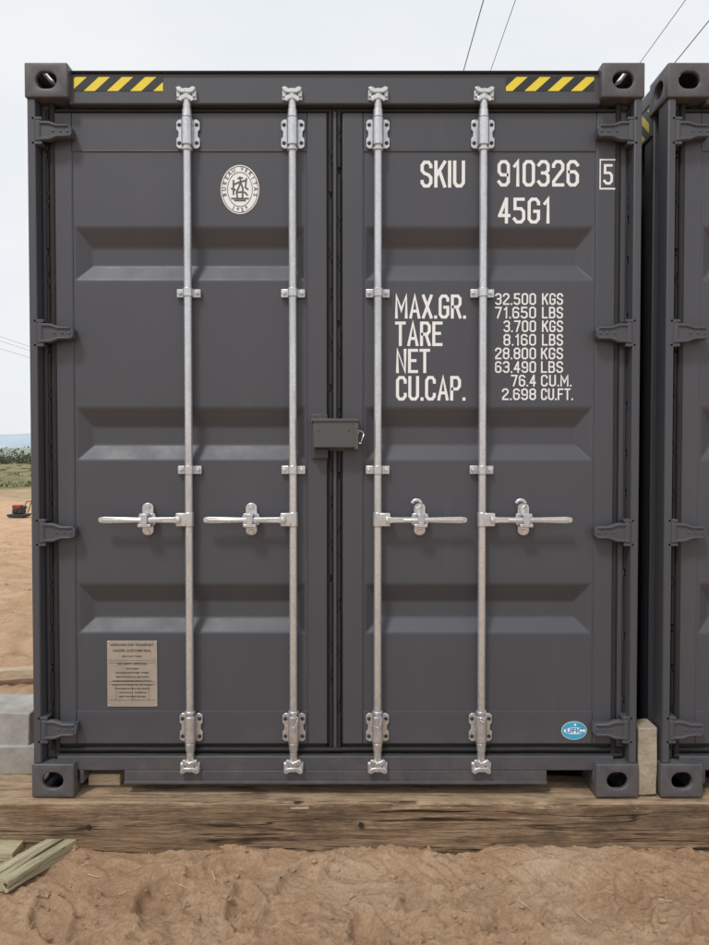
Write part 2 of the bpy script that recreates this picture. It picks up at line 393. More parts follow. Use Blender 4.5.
for a, c in ((79, 83), (124, 547), (593, 597)):
    b.box(X(a, HEAD, 780), X(c, HEAD, 780), HEAD+0.004, 0.16, zs0, zs1-0.0005)
b.done("door_sill", PAINT, C1, 0.003)
b = B(); b.box(X(124, HEAD, 780), X(547, HEAD, 780), HEAD-0.004, HEAD+0.003, zs0-0.001, zs0+0.012); b.done("sill_lip", PAINT, C1, 0.002)
b = B()
b.box(X(48, DOOR), X(628, DOOR), DOOR+0.012, 0.15, Z(757, DOOR)-0.001, Z(745, DOOR)+0.004)
b.box(X(325, DOOR), X(345, DOOR), DOOR+0.012, 0.12, Z(757, DOOR), Z(110, DOOR))
b.done("door_gasket", RUBBER, C1)
def lip(name, xa, za, xb, zb_, r, y, wob=0.0007):
    n = 80; path = []
    for i in range(n+1):
        t = i/n; w = wob*noise.noise(Vector((t*10+xa*9, za*5, 0)))
        path.append((xa+(xb-xa)*t+(w if abs(xb-xa) < 0.1 else 0), y, za+(zb_-za)*t+(w if abs(xb-xa) >= 0.1 else 0)))
    B().tube(path, r, 12).done(name, RUBBER, C1)
lip("gasket_lip_centre_a", X(331.0, DOOR), Z(747, DOOR), X(330.6, DOOR), Z(110, DOOR), 0.0075, DOOR+0.004)
lip("gasket_lip_centre_b", X(338.8, DOOR), Z(747, DOOR), X(339.2, DOOR), Z(110, DOOR), 0.0075, DOOR+0.004)
b = B(); b.box(X(333.2, DOOR), X(336.6, DOOR), DOOR+0.002, DOOR+0.02, Z(748, DOOR), Z(111, DOOR)); b.done("centre_retainer_strip", PAINT, C1, 0.002)
lip("gasket_lip_bottom", X(52, DOOR), Z(749.5, DOOR), X(624, DOOR), Z(749.5, DOOR), 0.009, DOOR+0.002, 0.002)
lip("gasket_lip_bottom_b", X(52, DOOR), Z(755, DOOR), X(624, DOOR), Z(755, DOOR), 0.008, DOOR-0.003, 0.003)
lip("gasket_lip_right", X(627, DOOR), Z(750, DOOR), X(627, DOOR), Z(110, DOOR), 0.0075, DOOR+0.004, 0.003)
lip("gasket_lip_left", X(50, DOOR), Z(750, DOOR), X(50, DOOR), Z(110, DOOR), 0.007, DOOR+0.004)
b = B(); b.box(-HW+0.1, HW-0.1, 0.125, 0.14, ZB+0.15, ZT-0.12); b.done("door_backing", RUBBER, C1)

GROOVES = [(227, 246, 264, 280), (407.5, 427, 445, 460), (584, 603, 619, 633)]
def soft(t, r=0.10):
    if t <= -r: return 0.0
    if t < r: return (t+r)**2/(4*r)
    if t < 1-r: return t
    if t < 1+r: return 1-((1+r-t)**2)/(4*r)
    return 1.0
def leaf(nm, pa, pb, qa, qb):
    xa, xb = X(pa, DOOR), X(pb, DOOR); za, zb_ = Z(744, DOOR), Z(112.5, DOOR)
    ya, yb = X(qa, DOOR), X(qb, DOOR); wa, wb = Z(712, DOOR), Z(150.5, DOOR)
    e = B()
    e.box(xa, ya, DOOR, 0.105, za, zb_); e.box(yb, xb, DOOR, 0.105, za, zb_)
    e.done("door_stiles_"+nm, PAINT, C1, 0.004, seg=3)
    e = B()
    e.box(ya+0.0005, yb-0.0005, DOOR+0.0015, 0.105, za, wa); e.box(ya+0.0005, yb-0.0005, DOOR+0.0015, 0.105, wb, zb_)
    e.done("door_rails_"+nm, PAINT, C1, 0.003)
    x0, x1, z0, z1 = ya+0.001, yb-0.001, wa+0.001, wb-0.001
    gx0, gx1, ins, g = x0+0.010, x1-0.010, 0.056, 0.037
    gr_ = [(Z(a, PANEL), Z(b2, PANEL), Z(c, PANEL), Z(d, PANEL)) for a, b2, c, d in GROOVES]
    XS = []; x = x0
    while x < x1-1e-6:
        XS.append(x); x += 0.004 if (x < gx0+ins+0.02 or x > gx1-ins-0.03) else 0.022
    XS.append(x1)
    nz = int((z1-z0)/0.0035); ZS = [z0+(z1-z0)*i/nz for i in range(nz+1)]
    def dep(x, z):
        f = 0.0
        for A, Bz, C, D in gr_:
            if D-0.03 < z < A+0.03:
                f = max(f, min(soft((A-z)/(A-Bz)), soft((z-D)/(C-D)), soft((x-gx0)/ins), soft((gx1-x)/ins)))
        edge = min(1, min(x-x0, x1-x, z-z0, z1-z)/0.06)
        w = 0.0011*edge*(0.5+0.5*noise.noise(Vector((x*3.1+ya*5, z*3.6, 2))))
        return PANEL+g*f+w
    V = [(x, dep(x, z), z) for z in ZS for x in XS]; nx = len(XS)
    Fc = [(j*nx+i, j*nx+i+1, (j+1)*nx+i+1, (j+1)*nx+i) for j in range(len(ZS)-1) for i in range(nx-1)]
    me = bpy.data.meshes.new("door_panel_"+nm); me.from_pydata(V, [], Fc); me.materials.append(PAINT)
    me.polygons.foreach_set("use_smooth", [True]*len(me.polygons))
    o = bpy.data.objects.new("door_panel_"+nm, me); sc.collection.objects.link(o); o.parent = C1
    e = B()
    for p, q in (((ya, wa), (yb, wa)), ((yb, wa), (yb, wb)), ((yb, wb), (ya, wb)), ((ya, wb), (ya, wa))):
        e.cyl((p[0], DOOR+0.004, p[1]), (q[0], DOOR+0.004, q[1]), 0.003, seg=8)
    e.done("weld_bead_"+nm, PAINT, C1)
leaf("left", 52, 327, 74, 307.5)
leaf("right", 342.5, 624, 363, 594.5)

for side in (-1, 1):
    for i, py in enumerate((129.5, 332.5, 533, 731)):
        e = B(); y = POST-0.006; zc = Z(py, y); px = 40 if side < 0 else 629.5
        xp = X(px, y); s = side
        def hx(d): return xp-s*d
        h = 0.042
        pts = [(hx(-0.006), zc+h*0.95), (hx(0.045), zc+h*0.9), (hx(0.075), zc+h*0.62), (hx(0.122), zc+h*0.60), (hx(0.132), zc+h*0.30),
               (hx(0.132), zc-h*0.30), (hx(0.122), zc-h*0.60), (hx(0.075), zc-h*0.62), (hx(0.045), zc-h*0.9), (hx(-0.006), zc-h*0.95)]
        e.prism(pts, y+0.010, y+0.030)
        e.prism([(hx(0.0), zc+h*0.92), (hx(0.046), zc+h*0.87), (hx(0.076), zc+h*0.58), (hx(0.120), zc+h*0.56), (hx(0.120), zc+h*0.36), (hx(0.07), zc+h*0.38), (hx(0.04), zc+h*0.6), (hx(0.0), zc+h*0.62)], y+0.004, y+0.012)
        e.prism([(hx(0.0), zc-h*0.92), (hx(0.046), zc-h*0.87), (hx(0.076), zc-h*0.58), (hx(0.120), zc-h*0.56), (hx(0.120), zc-h*0.36), (hx(0.07), zc-h*0.38), (hx(0.04), zc-h*0.6), (hx(0.0), zc-h*0.62)], y+0.004, y+0.012)
        e.box(min(hx(0.050), hx(0.128)), max(hx(0.050), hx(0.128)), y+0.029, DOOR+0.002, zc-h*0.5, zc+h*0.5)
        e.cyl((xp, y+0.018, zc-h*0.97), (xp, y+0.018, zc+h*0.97), 0.0150)
        e.cyl((xp, y+0.018, zc-h*1.32), (xp, y+0.018, zc+h*1.32), 0.0075, seg=12)
        e.done("hinge_%d_%d" % (side+1, i), PAINT, C1, 0.003)
        e = B()
        for q in (-1, 1):
            zz = zc+q*h*1.14
            e.box(min(hx(-0.024), hx(0.016)), max(hx(-0.024), hx(0.016)), y+0.006, 0.07, zz-0.006, zz+0.006)
        e.done("hinge_lug_%d_%d" % (side+1, i), PAINT, C1, 0.002)
        e = B()
        for q in (0.058, 0.088, 0.116): e.dome((hx(q), y+0.010, zc), 0.006, 0.003)
        e.done("hinge_rivets_%d_%d" % (side+1, i), PAINT, C1)

RODS = [188.7, 293.0, 377.8, 482.3]; RR = 0.0158
for i, px in enumerate(RODS):
    x = X(px, ROD); zt_, zb_ = Z(96, ROD), Z(764, ROD)
    B().cyl((x, ROD, zb_), (x, ROD, zt_), RR, seg=32).done("lock_rod_%d" % i, GALV, C1)
    for end in (1, -1):
        zc = Z(132, ROD) if end > 0 else Z(729, ROD)
        e = B(); yb_ = DOOR-0.001
        w, h = 0.047, 0.058
        e.prism([(x-w, zc-h*0.85), (x-w+0.01, zc-h), (x-0.02, zc-h), (x-0.02, zc+h), (x-w+0.01, zc+h), (x-w, zc+h*0.85), (x-w, zc+0.018), (x-w+0.008, zc+0.010), (x-w+0.008, zc-0.010), (x-w, zc-0.018)], yb_-0.008, yb_)
        e.prism([(x+w, zc-h*0.85), (x+w-0.01, zc-h), (x+0.02, zc-h), (x+0.02, zc+h), (x+w-0.01, zc+h), (x+w, zc+h*0.85), (x+w, zc+0.018), (x+w-0.008, zc+0.010), (x+w-0.008, zc-0.010), (x+w, zc-0.018)], yb_-0.008, yb_)
        e.cyl((x, ROD, zc-h*0.92), (x, ROD, zc+h*0.92), 0.0225, seg=28)
        e.cyl((x, ROD, zc+end*h*0.95), (x, ROD, zc+end*(h+0.032)), 0.0205, 0.018, seg=24)
        e.cyl((x, ROD, zc-end*(h+0.004)), (x, ROD, zc-end*(h+0.016)), 0.0215, seg=24)
        e.box(x-0.021, x+0.021, ROD+0.01, yb_-0.002, zc-h*0.9, zc+h*0.9)
        e.done("rod_bracket_%d_%d" % (i, end+1), GALV, C1, 0.0025)
        e = B()
        for qx in (-0.035, 0.035):
            for qz in (-0.036, 0.036): e.dome((x+qx, yb_-0.008, zc+qz), 0.0080, 0.004)
        e.done("bracket_rivets_%d_%d" % (i, end+1), BLK, C1)
        zc = Z(95, ROD) if end > 0 else Z(766, ROD)
        e = B()
        e.cyl((x, ROD, zc-0.020), (x, ROD, zc+0.020), 0.0195, seg=20)
        cam_ = [(-0.034, 0.012), (-0.020, 0.004), (0.020, 0.004), (0.034, 0.012), (0.040, 0.024), (0.027, 0.030), (0.012, 0.021), (-0.012, 0.021), (-0.027, 0.030), (-0.040, 0.024)]
        e.prism([(x+p[0], zc+end*(p[1]-0.004)) for p in cam_], ROD-0.022, ROD-0.004)
        e.prism([(x+p[0]*0.8, zc-end*(p[1]+0.002)) for p in cam_], ROD-0.018, ROD-0.002)
        e.done("rod_cam_%d_%d" % (i, end+1), GALV, C1, 0.0025)
        e = B()
        for q in (-1, 1):
            e.box(x+q*0.031-0.008, x+q*0.031+0.008, ROD-0.012, HEAD+0.006, zc-0.012, zc+0.014)
        e.box(x-0.040, x+0.040, HEAD-0.005, HEAD+0.006, zc-0.022, zc+0.016)
        e.done("cam_keeper_%d_%d" % (i, end+1), GALV, C1, 0.0025)
    for j, py in enumerate((292.5, 470)):
        zc = Z(py, ROD); e = B()
        e.cyl((x, ROD, zc-0.018), (x, ROD, zc+0.018), 0.0198, seg=24)
        e.box(x-0.048, x+0.048, DOOR-0.012, DOOR+0.003, zc-0.017, zc+0.017)
        e.box(x-0.020, x+0.020, ROD+0.004, DOOR-0.003, zc-0.017, zc+0.017)
        e.done("rod_guide_%d_%d" % (i, j), GALV, C1, 0.0025)
        e = B()
        for q in (-0.035, 0.035): e.hexnut((x+q, DOOR-0.011, zc), 0.0095, 0.007); e.cyl((x+q, DOOR-0.011, zc), (x+q, DOOR-0.024, zc), 0.0045, seg=10)
        e.done("guide_bolts_%d_%d" % (i, j), GALV, C1, 0.001)
    s = -1 if i < 2 else 1
    zc = Z(519.5, ROD); e = B()
    def hp(d): return x+s*d
    e.cyl((x, ROD, zc-0.030), (x, ROD, zc+0.030), 0.0192, seg=24)
    e.box(min(hp(0.006), hp(0.050)), max(hp(0.006), hp(0.050)), ROD-0.020, ROD+0.012, zc-0.027, zc+0.027)
    e.done("handle_hub_%d" % i, GALV, C1, 0.004)
    e = B()
    yh = ROD-0.022
    e.prism([(hp(0.030), zc+0.015), (hp(0.060), zc+0.011), (hp(0.20), zc+0.010), (hp(0.33), zc+0.013), (hp(0.352), zc+0.010), (hp(0.356), zc),
             (hp(0.352), zc-0.010), (hp(0.33), zc-0.013), (hp(0.20), zc-0.010), (hp(0.060), zc-0.011), (hp(0.030), zc-0.015)], yh-0.010, yh+0.004)
    e.prism([(hp(0.10), zc+0.004), (hp(0.34), zc+0.005), (hp(0.34), zc-0.005), (hp(0.10), zc-0.004)], yh-0.014, yh-0.009)
    e.hexnut((hp(0.038), yh-0.009, zc), 0.010, 0.006)
    e.done("handle_%d" % i, GALV, C1, 0.0035)
    xk = hp(0.170); e = B()
    e.prism([(xk+0.023*math.cos(t), zc+(0.046 if math.sin(t) > 0 else -0.046)+0.020*math.sin(t)) for t in [2*math.pi*(q+0.5)/24 for q in range(24)]], DOOR-0.012, DOOR+0.003)
    e.prism([(xk-0.030, zc+0.024), (xk+0.030, zc+0.024), (xk+0.034, zc+0.014), (xk+0.034, zc-0.018), (xk+0.024, zc-0.028), (xk-0.024, zc-0.028), (xk-0.034, zc-0.018), (xk-0.034, zc+0.014)], ROD+0.000, DOOR-0.008)
    e.box(xk-0.026, xk+0.026, yh-0.020, ROD+0.004, zc-0.028, zc-0.015)
    e.box(xk-0.012, xk+0.012, yh-0.022, yh-0.013, zc-0.0275, zc+0.026)
    e.box(xk-0.014, xk+0.014, yh-0.014, ROD+0.004, zc+0.015, zc+0.026)
    if i >= 2:
        cx, cz = xk-0.012, zc+0.060; path = []
        for q in range(15):
            t = R(-70+q*17); r = 0.014+0.0005*q
            path.append((cx+r*math.cos(t), ROD+0.004, cz+r*math.sin(t)))
        e.tube(path, 0.0075, 8)
        e.box(xk-0.016, xk+0.004, ROD, ROD+0.012, zc+0.02, zc+0.05)
    e.done("handle_retainer_%d" % i, GALV, C1, 0.0025)
    e = B()
    for q in (-1, 1): e.hexnut((xk, DOOR-0.011, zc+q*0.052), 0.0105, 0.009)
    e.done("retainer_bolts_%d" % i, GALV, C1, 0.001)
for i, (px, py) in enumerate(((378, 722), (360, 437), (483, 716), (294, 722))):
    x, z = P(px, py, 0.0); pts = []
    for q in range(17):
        t = 2*math.pi*q/16; pts.append((x+0.012*math.cos(t)+0.004*math.sin(3*t), -0.001+0.006*math.sin(t*2), z+0.026*math.sin(t)))
    B().tube(pts, 0.0018, 6).done("seal_wire_%d" % i, GALV, C1)

b = B(); b.pbox(311.5, 327.5, 414, 459, DOOR-0.012, DOOR+0.002); b.pbox(326, 346, 426, 451, DOOR-0.010, 0.075)
b.done("lock_box_backing", PAINT, C1, 0.003)
b = B(); b.pbox(313, 357, 420.5, 448, -0.005, DOOR-0.012); b.done("lock_box", PAINT_D, C1, 0.006, seg=3)
b = B(); b.pbox(311, 359, 418.5, 421.5, -0.010, DOOR-0.008)
b.pbox(354.5, 358.5, 423, 449.5, -0.009, DOOR-0.008); b.done("lock_box_lid", PAINT_D, C1, 0.002)
b = B(); b.dome((X(319, 0), -0.005, Z(431, 0)), 0.003, 0.002); b.dome((X(349, 0), -0.005, Z(431, 0)), 0.003, 0.002)
b.pbox(314, 328, 449, 458, 0.015, 0.04); b.done("lock_box_fasteners", BLK, C1, 0.002)

def card(name, xa, xb, za, zb_, y, mat, parent, th=0.0006, bev=0):
    return B().box(xa, xb, y-th, y, za, zb_).done(name, mat, parent, bev, smooth=False)
for i, (a, c) in enumerate(((74, 163), (506, 594))):
    card("hazard_sticker_%d" % i, X(a, HEAD, 84), X(c, HEAD, 84), Z(91, HEAD), Z(77, HEAD), HEAD-0.0008, HAZ, C1)
for s in (-1, 1):
    B().box(min(s*(HW-0.004), s*(HW-0.0048)), max(s*(HW-0.004), s*(HW-0.0048)), 0.19, 0.58, ZT-0.20, ZT-0.09).done("side_hazard_%d" % (s+1), HAZ, C1, smooth=False)

def corr(xs, nm):
    bm = bmesh.new(); pts = []; y = 0.17; per = (0.072, 0.068, 0.070, 0.068)
    while y < LEN-0.2:
        for k2, d in enumerate(per):
            pts.append((y, 0.010 if k2 in (0, 1) else 0.046)); y += d
    pts.append((LEN-0.17, 0.010))
    z0, z1 = ZB+0.15, ZT-0.06
    prev = None
    for yy, off in pts:
        a = bm.verts.new((xs*(HW-off), yy, z0)); c = bm.verts.new((xs*(HW-off), yy, z1))
        if prev: bm.faces.new((prev[0], a, c, prev[1]))
        prev = (a, c)
    me = bpy.data.meshes.new(nm); bm.to_mesh(me); bm.free(); me.materials.append(PAINT)
    o = bpy.data.objects.new(nm, me); sc.collection.objects.link(o); o.parent = C1
for s in (-1, 1):
    corr(s, "side_wall_%d" % (s+1))
    b = B(); xa, xb = sorted((s*(HW-0.006), s*(HW-0.066)))
    b.box(xa, xb, 0.17, LEN-0.17, ZT-0.075, ZT-0.012); b.box(xa, xb, 0.17, LEN-0.17, ZB+0.012, ZB+0.165)
    b.done("side_rails_%d" % (s+1), PAINT, C1, 0.004)
    b = B(); b.box(min(s*(HW-0.0045), s*(HW-0.02)), max(s*(HW-0.0045), s*(HW-0.02)), 0.166, 0.62, ZT-0.21, ZT-0.08); b.done("side_plate_%d" % (s+1), PAINT, C1)
    b = B(); xa, xb = sorted((s*(HW-0.006), s*(HW-0.15))); b.box(xa, xb, LEN-0.12, LEN-0.01, zb, zt); b.done("end_post_%d" % (s+1), PAINT, C1, 0.004)
bm = bmesh.new(); prev = None; y = 0.15; zz = 0
while y < LEN-0.1:
    a = bm.verts.new((-HW+0.05, y, ZT-0.016-(0.02 if zz % 4 > 1 else 0))); c = bm.verts.new((HW-0.05, y, ZT-0.016-(0.02 if zz % 4 > 1 else 0)))
    if prev: bm.faces.new((prev[0], prev[1], c, a))
    prev = (a, c); y += 0.055; zz += 1
me = bpy.data.meshes.new("roof"); bm.to_mesh(me); bm.free(); me.materials.append(PAINT); o = bpy.data.objects.new("roof", me); sc.collection.objects.link(o); o.parent = C1
b = B(); b.box(-HW+0.15, HW-0.15, LEN-0.06, LEN-0.02, ZB+0.1, ZT-0.02); b.done("end_wall", PAINT, C1)
b = B(); b.box(-HW+0.066, HW-0.066, 0.16, LEN-0.06, ZB+0.165, ZB+0.195); b.done("floor", PLY, C1)
b = B()
for i in range(40): b.box(-HW+0.067, HW-0.067, 0.30+i*0.3, 0.345+i*0.3, ZB+0.045, ZB+0.164)
b.done("cross_members", PAINT, C1)

shared = list(C1.children)

yt = PANEL-0.0006
L = lambda n, t, a, c, d, e, **k: lettering(n, t, a, c, d, e, yt, WHITE, C1, **k)
L("marking_owner", "SKIU", 420.5, 465, 160.5, 187.5); L("marking_serial", "910326", 497.5, 579, 160, 186.5)
L("marking_type", "45G1", 498, 550.5, 197.5, 223.5)
lettering("marking_check_digit", "5", 603.3, 613, 164, 184.5, DOOR-0.001, WHITE, C1)
b = B(); y = DOOR-0.0012
for a, c, d, e in ((599.6, 616.6, 158.8, 160.4), (599.6, 616.6, 187.8, 189.4), (599.6, 600.8, 160.4, 187.8), (615.4, 616.6, 160.4, 187.8)):
    b.box(X(a, y, 174), X(c, y, 174), y, y+0.0008, Z(e, y), Z(d, y))
b.done("check_digit_box", WHITE, C1, smooth=False)
for n, t, a, c, d, e in (("max", "MAX.GR.", 395, 466, 294.5, 318.5), ("tare", "TARE", 395, 442.5, 321.5, 346), ("net", "NET", 396, 430, 348.8, 373), ("cap", "CU.CAP.", 396, 465.5, 376, 400.5)):
    L("marking_"+n, t, a, c, d, e)
for i, (t1, a1, b1, t2, a2, b2) in enumerate((("32.500", 495, 536, "KGS", 542, 563), ("71.650", 495, 536, "LBS", 542, 563), ("3.700", 503.5, 536, "KGS", 542, 563), ("8.160", 503.5, 536, "LBS", 542, 563),
        ("28.800", 495, 536, "KGS", 541, 563), ("63.490", 495, 536, "LBS", 541, 563), ("76.4", 511, 536, "CU.M.", 541, 571.5), ("2.698", 502, 536, "CU.FT.", 541, 573))):
    c = 299+i*13.6
    L("marking_val_%d" % i, t1, a1, b1, c-5.8, c+5.8, th=0.135); L("marking_unit_%d" % i, t2, a2, b2, c-5.8, c+5.8, th=0.135)

ex, ez = P(240, 189.5, PANEL); y0 = PANEL-0.001
ellipse("emblem_disc", ex, ez, 0.0775, 0.098, y0, WHITE, C1)
ellipse("emblem_ring_outer", ex, ez, 0.0735, 0.094, y0-0.0004, DARKM, C1, inner=0.965)
ellipse("emblem_ring_inner", ex, ez, 0.051, 0.070, y0-0.0004, DARKM, C1, inner=0.95)
def ring_text(s, a0, a1, rx, rz, size, flip=False):
    for i, ch in enumerate(s):
        if ch == ' ': continue
        a = R(a0+(a1-a0)*i/(len(s)-1)); x = ex+rx*math.cos(a); z = ez+rz*math.sin(a)
        rot = -(a-math.pi/2) if not flip else -(a+math.pi/2)
        textobj("emblem_letter", ch, x, z, y0-0.0006, size, DARKM, C1, 1.0, rot, off=0.0006)
ring_text("BUREAU VERITAS", 195, -15, 0.0625, 0.0825, 0.021); ring_text("1828", 245, 295, 0.0625, 0.082, 0.021, True)
def strokes(name, lines, w, y, mat):
    bm = bmesh.new()
    for k2, ln in enumerate(lines):
        for a, c in zip(ln, ln[1:]):
            a = Vector(a); c = Vector(c); d = (c-a).normalized(); n = Vector((-d.y, d.x))*w/2; yy = y-0.00006*(len(bm.faces) % 9)
            bm.faces.new([bm.verts.new((ex+q.x, yy, ez+q.y)) for q in (a-n-d*w*.3, c-n+d*w*.3, c+n+d*w*.3, a+n-d*w*.3)])
    for f in bm.faces:
        f.normal_update()
        if f.normal.y > 0: f.normal_flip()
    me = bpy.data.meshes.new(name); bm.to_mesh(me); bm.free(); me.materials.append(mat)
    o = bpy.data.objects.new(name, me); sc.collection.objects.link(o); o.parent = C1
strokes("emblem_figure", [[(0, .050), (.003, .030), (-.004, .010), (-.014, -.012), (-.010, -.034)], [(.003, .028), (.012, .004), (.010, -.034)], [(-.024, .020), (.0, .030), (.024, .036)],
    [(-.026, .036), (-.026, -.020)], [(.026, .044), (.022, .008), (.032, .000)], [(-.034, -.036), (.034, -.036)], [(-.022, -.044), (.022, -.044)], [(-.008, .044), (.010, .046)],
    [(-.014, -.012), (.006, -.010)], [(.018, -.010), (.030, -.022)], [(-.034, .004), (-.018, -.002)]], 0.0066, y0-0.0005, DARKM)
pa, pb = X(107.5, PANEL, 675), X(157.5, PANEL, 675); za, zb_ = Z(706.5, PANEL), Z(640.5, PANEL)
card("csc_plate", pa, pb, za, zb_, PANEL-0.0015, PLATE, C1, 0.002, 0.0008)
pw = pb-pa; pc = (pa+pb)/2; yp = PANEL-0.0040
rows = [("APPROVED FOR TRANSPORT", .0135), ("UNDER CUSTOMS SEAL", .0135), ("GB/C 51446 BV/2010", .0085), ("", .006), ("CSC SAFETY APPROVAL", .0105), ("F/BV/11846/20", .008), ("DATE MANUFACTURED  08/2021", .0085),
        ("IDENTIFICATION No. SKIU 910326", .008), ("MAXIMUM GROSS MASS 32500 KG 71650 LB", .0075), ("ALLOWABLE STACKING LOAD 1.8G 192000 KG", .0075), ("TRANSVERSE RACKING TEST 150000 N", .0075), ("TYPE UF-HC-22   OWNER No.", .008), ("TIMBER TREATMENT: IM/TA/2021", .007)]
zr = zb_-0.018
for i, (t, sz) in enumerate(rows):
    if t:
        w = len(t)*sz*0.62
        textobj("plate_text_%d" % i, t, pc, zr, yp, sz, PLATETXT, C1, min(1.1, (pw-0.02)/w), off=0.0004)
    zr -= sz*1.25+0.0065
b = B()
for q in (0.30, 0.335, 0.62, 0.66, 0.90): b.box(pa+0.008, pb-0.008, yp+0.0002, yp+0.0005, zb_-(zb_-za)*q-0.0008, zb_-(zb_-za)*q+0.0008)
for q in (0.14, 0.5, 0.86): b.box(pa+pw*q*0.9+0.01, pa+pw*q*0.9+0.0115, yp+0.0002, yp+0.0005, zb_-(zb_-za)*0.9, zb_-(zb_-za)*0.66)
b.done("plate_rules", PLATETXT, C1, smooth=False)
b = B()
for qx in (pa+0.006, pb-0.006):
    for qz in (za+0.006, zb_-0.006): b.dome((qx, PANEL-0.0035, qz), 0.0035, 0.002)
b.done("plate_rivets", GALV, C1)
sx_, sz_ = P(574, 730.5, DOOR)
ys = DOOR-0.001
ellipse("maker_sticker", sx_, sz_, 0.052, 0.038, ys, WHITE, C1)
ellipse("maker_sticker_blue", sx_, sz_, 0.050, 0.036, ys-0.0004, m_simple("sticker_cyan", (0.05, 0.38, 0.62), 0.35), C1)
ellipse("maker_sticker_band", sx_+0.002, sz_-0.001, 0.045, 0.0135, ys-0.0008, WHITE, C1)
ellipse("maker_sticker_star", sx_+0.004, sz_+0.024, 0.006, 0.006, ys-0.0008, WHITE, C1, seg=5)
textobj("sticker_text", "UFIC", sx_+0.002, sz_-0.001, ys-0.0012, 0.026, BLUE, C1, 1.3, off=0.0008)

C2 = empty("shipping_container.001")
for o in shared:
    c = o.copy(); sc.collection.objects.link(c); c.parent = C2
C2.location = (X(663.5, 0)+HW+0.003, 0.0, 0)
GAPX0, GAPX1 = HW, X(663.5, 0)

# ------------------------------------------------------------------ timber
def beam(name, x0, x1, y0, y1, z0, z1, mat, amp=0.004, seed=0.0, rad=0.014, step=0.016, rotz=0.0, parent=None):
    bm = bmesh.new(); cs = []
    w, h = y1-y0, z1-z0
    per = 14
    corners = [(-w/2+rad, -h/2+rad, 180), (w/2-rad, -h/2+rad, 270), (w/2-rad, h/2-rad, 0), (-w/2+rad, h/2-rad, 90)]
    for i, (cx, cz, a0) in enumerate(corners):
        for q in range(4): cs.append((cx+rad*math.cos(R(a0+q*30)), cz+rad*math.sin(R(a0+q*30))))
        nx = corners[(i+1) % 4]; a = cs[-1]; c = (nx[0]+rad*math.cos(R(nx[2])), nx[1]+rad*math.sin(R(nx[2])))
        for q in range(1, per): cs.append((a[0]+(c[0]-a[0])*q/per, a[1]+(c[1]-a[1])*q/per))
    n = int((x1-x0)/step); rings = []
    for i in range(n+1):
        x = x0+(x1-x0)*i/n; ring = []
        for (cy, cz) in cs:
            d = Vector((cy, cz)); L_ = d.length; dn = d/L_
            f = noise.noise(Vector((x*1.4+seed, cy*22, cz*26)))*amp+noise.noise(Vector((x*9+seed, cy*40, cz*60)))*amp*0.45
            f += noise.noise(Vector((x*1.1+seed*2, cy*3, cz*3)))*amp*1.3
            edge = 1.0 if abs(abs(cy)-w/2) < rad*1.2 and abs(abs(cz)-h/2) < rad*1.2 else 0.0
            ch = noise.noise(Vector((x*4.5+seed, cy*9, cz*9)))
            f -= edge*max(0, ch-0.02)*amp*6
            f -= edge*max(0, noise.noise(Vector((x*17+seed, cy*9, 4)))-0.15)*amp*2.5
            ring.append(bm.verts.new((x-(x0+x1)/2, dn.x*(L_+f), dn.y*(L_+f))))
        rings.append(ring)
    m = len(cs)
    for a, c in zip(rings, rings[1:]):
        for k2 in range(m): bm.faces.new((a[k2], a[(k2+1) % m], c[(k2+1) % m], c[k2]))
    bm.faces.new(rings[0]); bm.faces.new(rings[-1])
    bmesh.ops.recalc_face_normals(bm, faces=bm.faces)
    me = bpy.data.meshes.new(name); bm.to_mesh(me); bm.free(); me.materials.append(mat)
    me.polygons.foreach_set("use_smooth", [True]*len(me.polygons)); me.set_sharp_from_angle(angle=R(50))
    o = bpy.data.objects.new(name, me); sc.collection.objects.link(o)
    o.location = ((x0+x1)/2, (y0+y1)/2, (z0+z1)/2); o.rotation_euler[2] = rotz
    return o
beam("timber_sleeper", -1.95, 3.95, -0.040, 0.22, -0.03, ZB-0.005, SLEEPER, 0.006, 3.1, rad=0.007, step=0.010)
beam("timber_sleeper.001", -1.6, 3.9, 11.9, 12.2, -0.03, ZB-0.003, SLEEPER, 0.005, 9.1, step=0.1)
for i, (px, py) in enumerate(((361, 826), (88, 828))):  # black discs standing in for the dark inside of two bolt holes
    x, z = P(px, py, -0.05)
    b = B(); b.cyl((x, -0.0455, z), (x, -0.035, z), 0.011, 0.009, 16); o = b.done("bolt_hole_disc" if i == 0 else "bolt_hole_disc.001", RUBBER, None, 0.002)
    o.parent = bpy.data.objects["timber_sleeper"]; o.matrix_parent_inverse = Matrix.Translation(-Vector(o.parent.location))
beam("wooden_plank", -1.75, -1.235, -0.13, 0.06, 0.0, 0.035, TREATED, 0.0008, 1.0, 0.003)
o = beam("wooden_plank.001", -0.30, 0.30, -0.058, 0.058, 0, 0.045, TREATED, 0.0008, 5.0, 0.003)
o.location = (-1.085, -0.035, 0.018); o.rotation_euler = (0, R(1.5), R(66))
B().box(X(88, 0.10, 780), X(120, 0.10, 780), 0.10, 0.30, ZB+0.002, ZB+0.05).done("pale_notch_block", PALEW, None, 0.003)  # pale block set into the left sill notch
b = B(); b.box(GAPX0+0.006, GAPX1-0.004, 0.02, 0.12, ZB, Z(728, 0.02)); bmesh.ops.subdivide_edges(b.bm, edges=b.bm.edges, cuts=5, use_grid_fill=True)
for v in b.bm.verts: v.co += Vector((0, noise.noise(v.co*22)*0.006, noise.noise(v.co*18+Vector((3, 0, 0)))*0.008))
o = b.done("stone_spacer_block", BEIGE, None, 0.004)
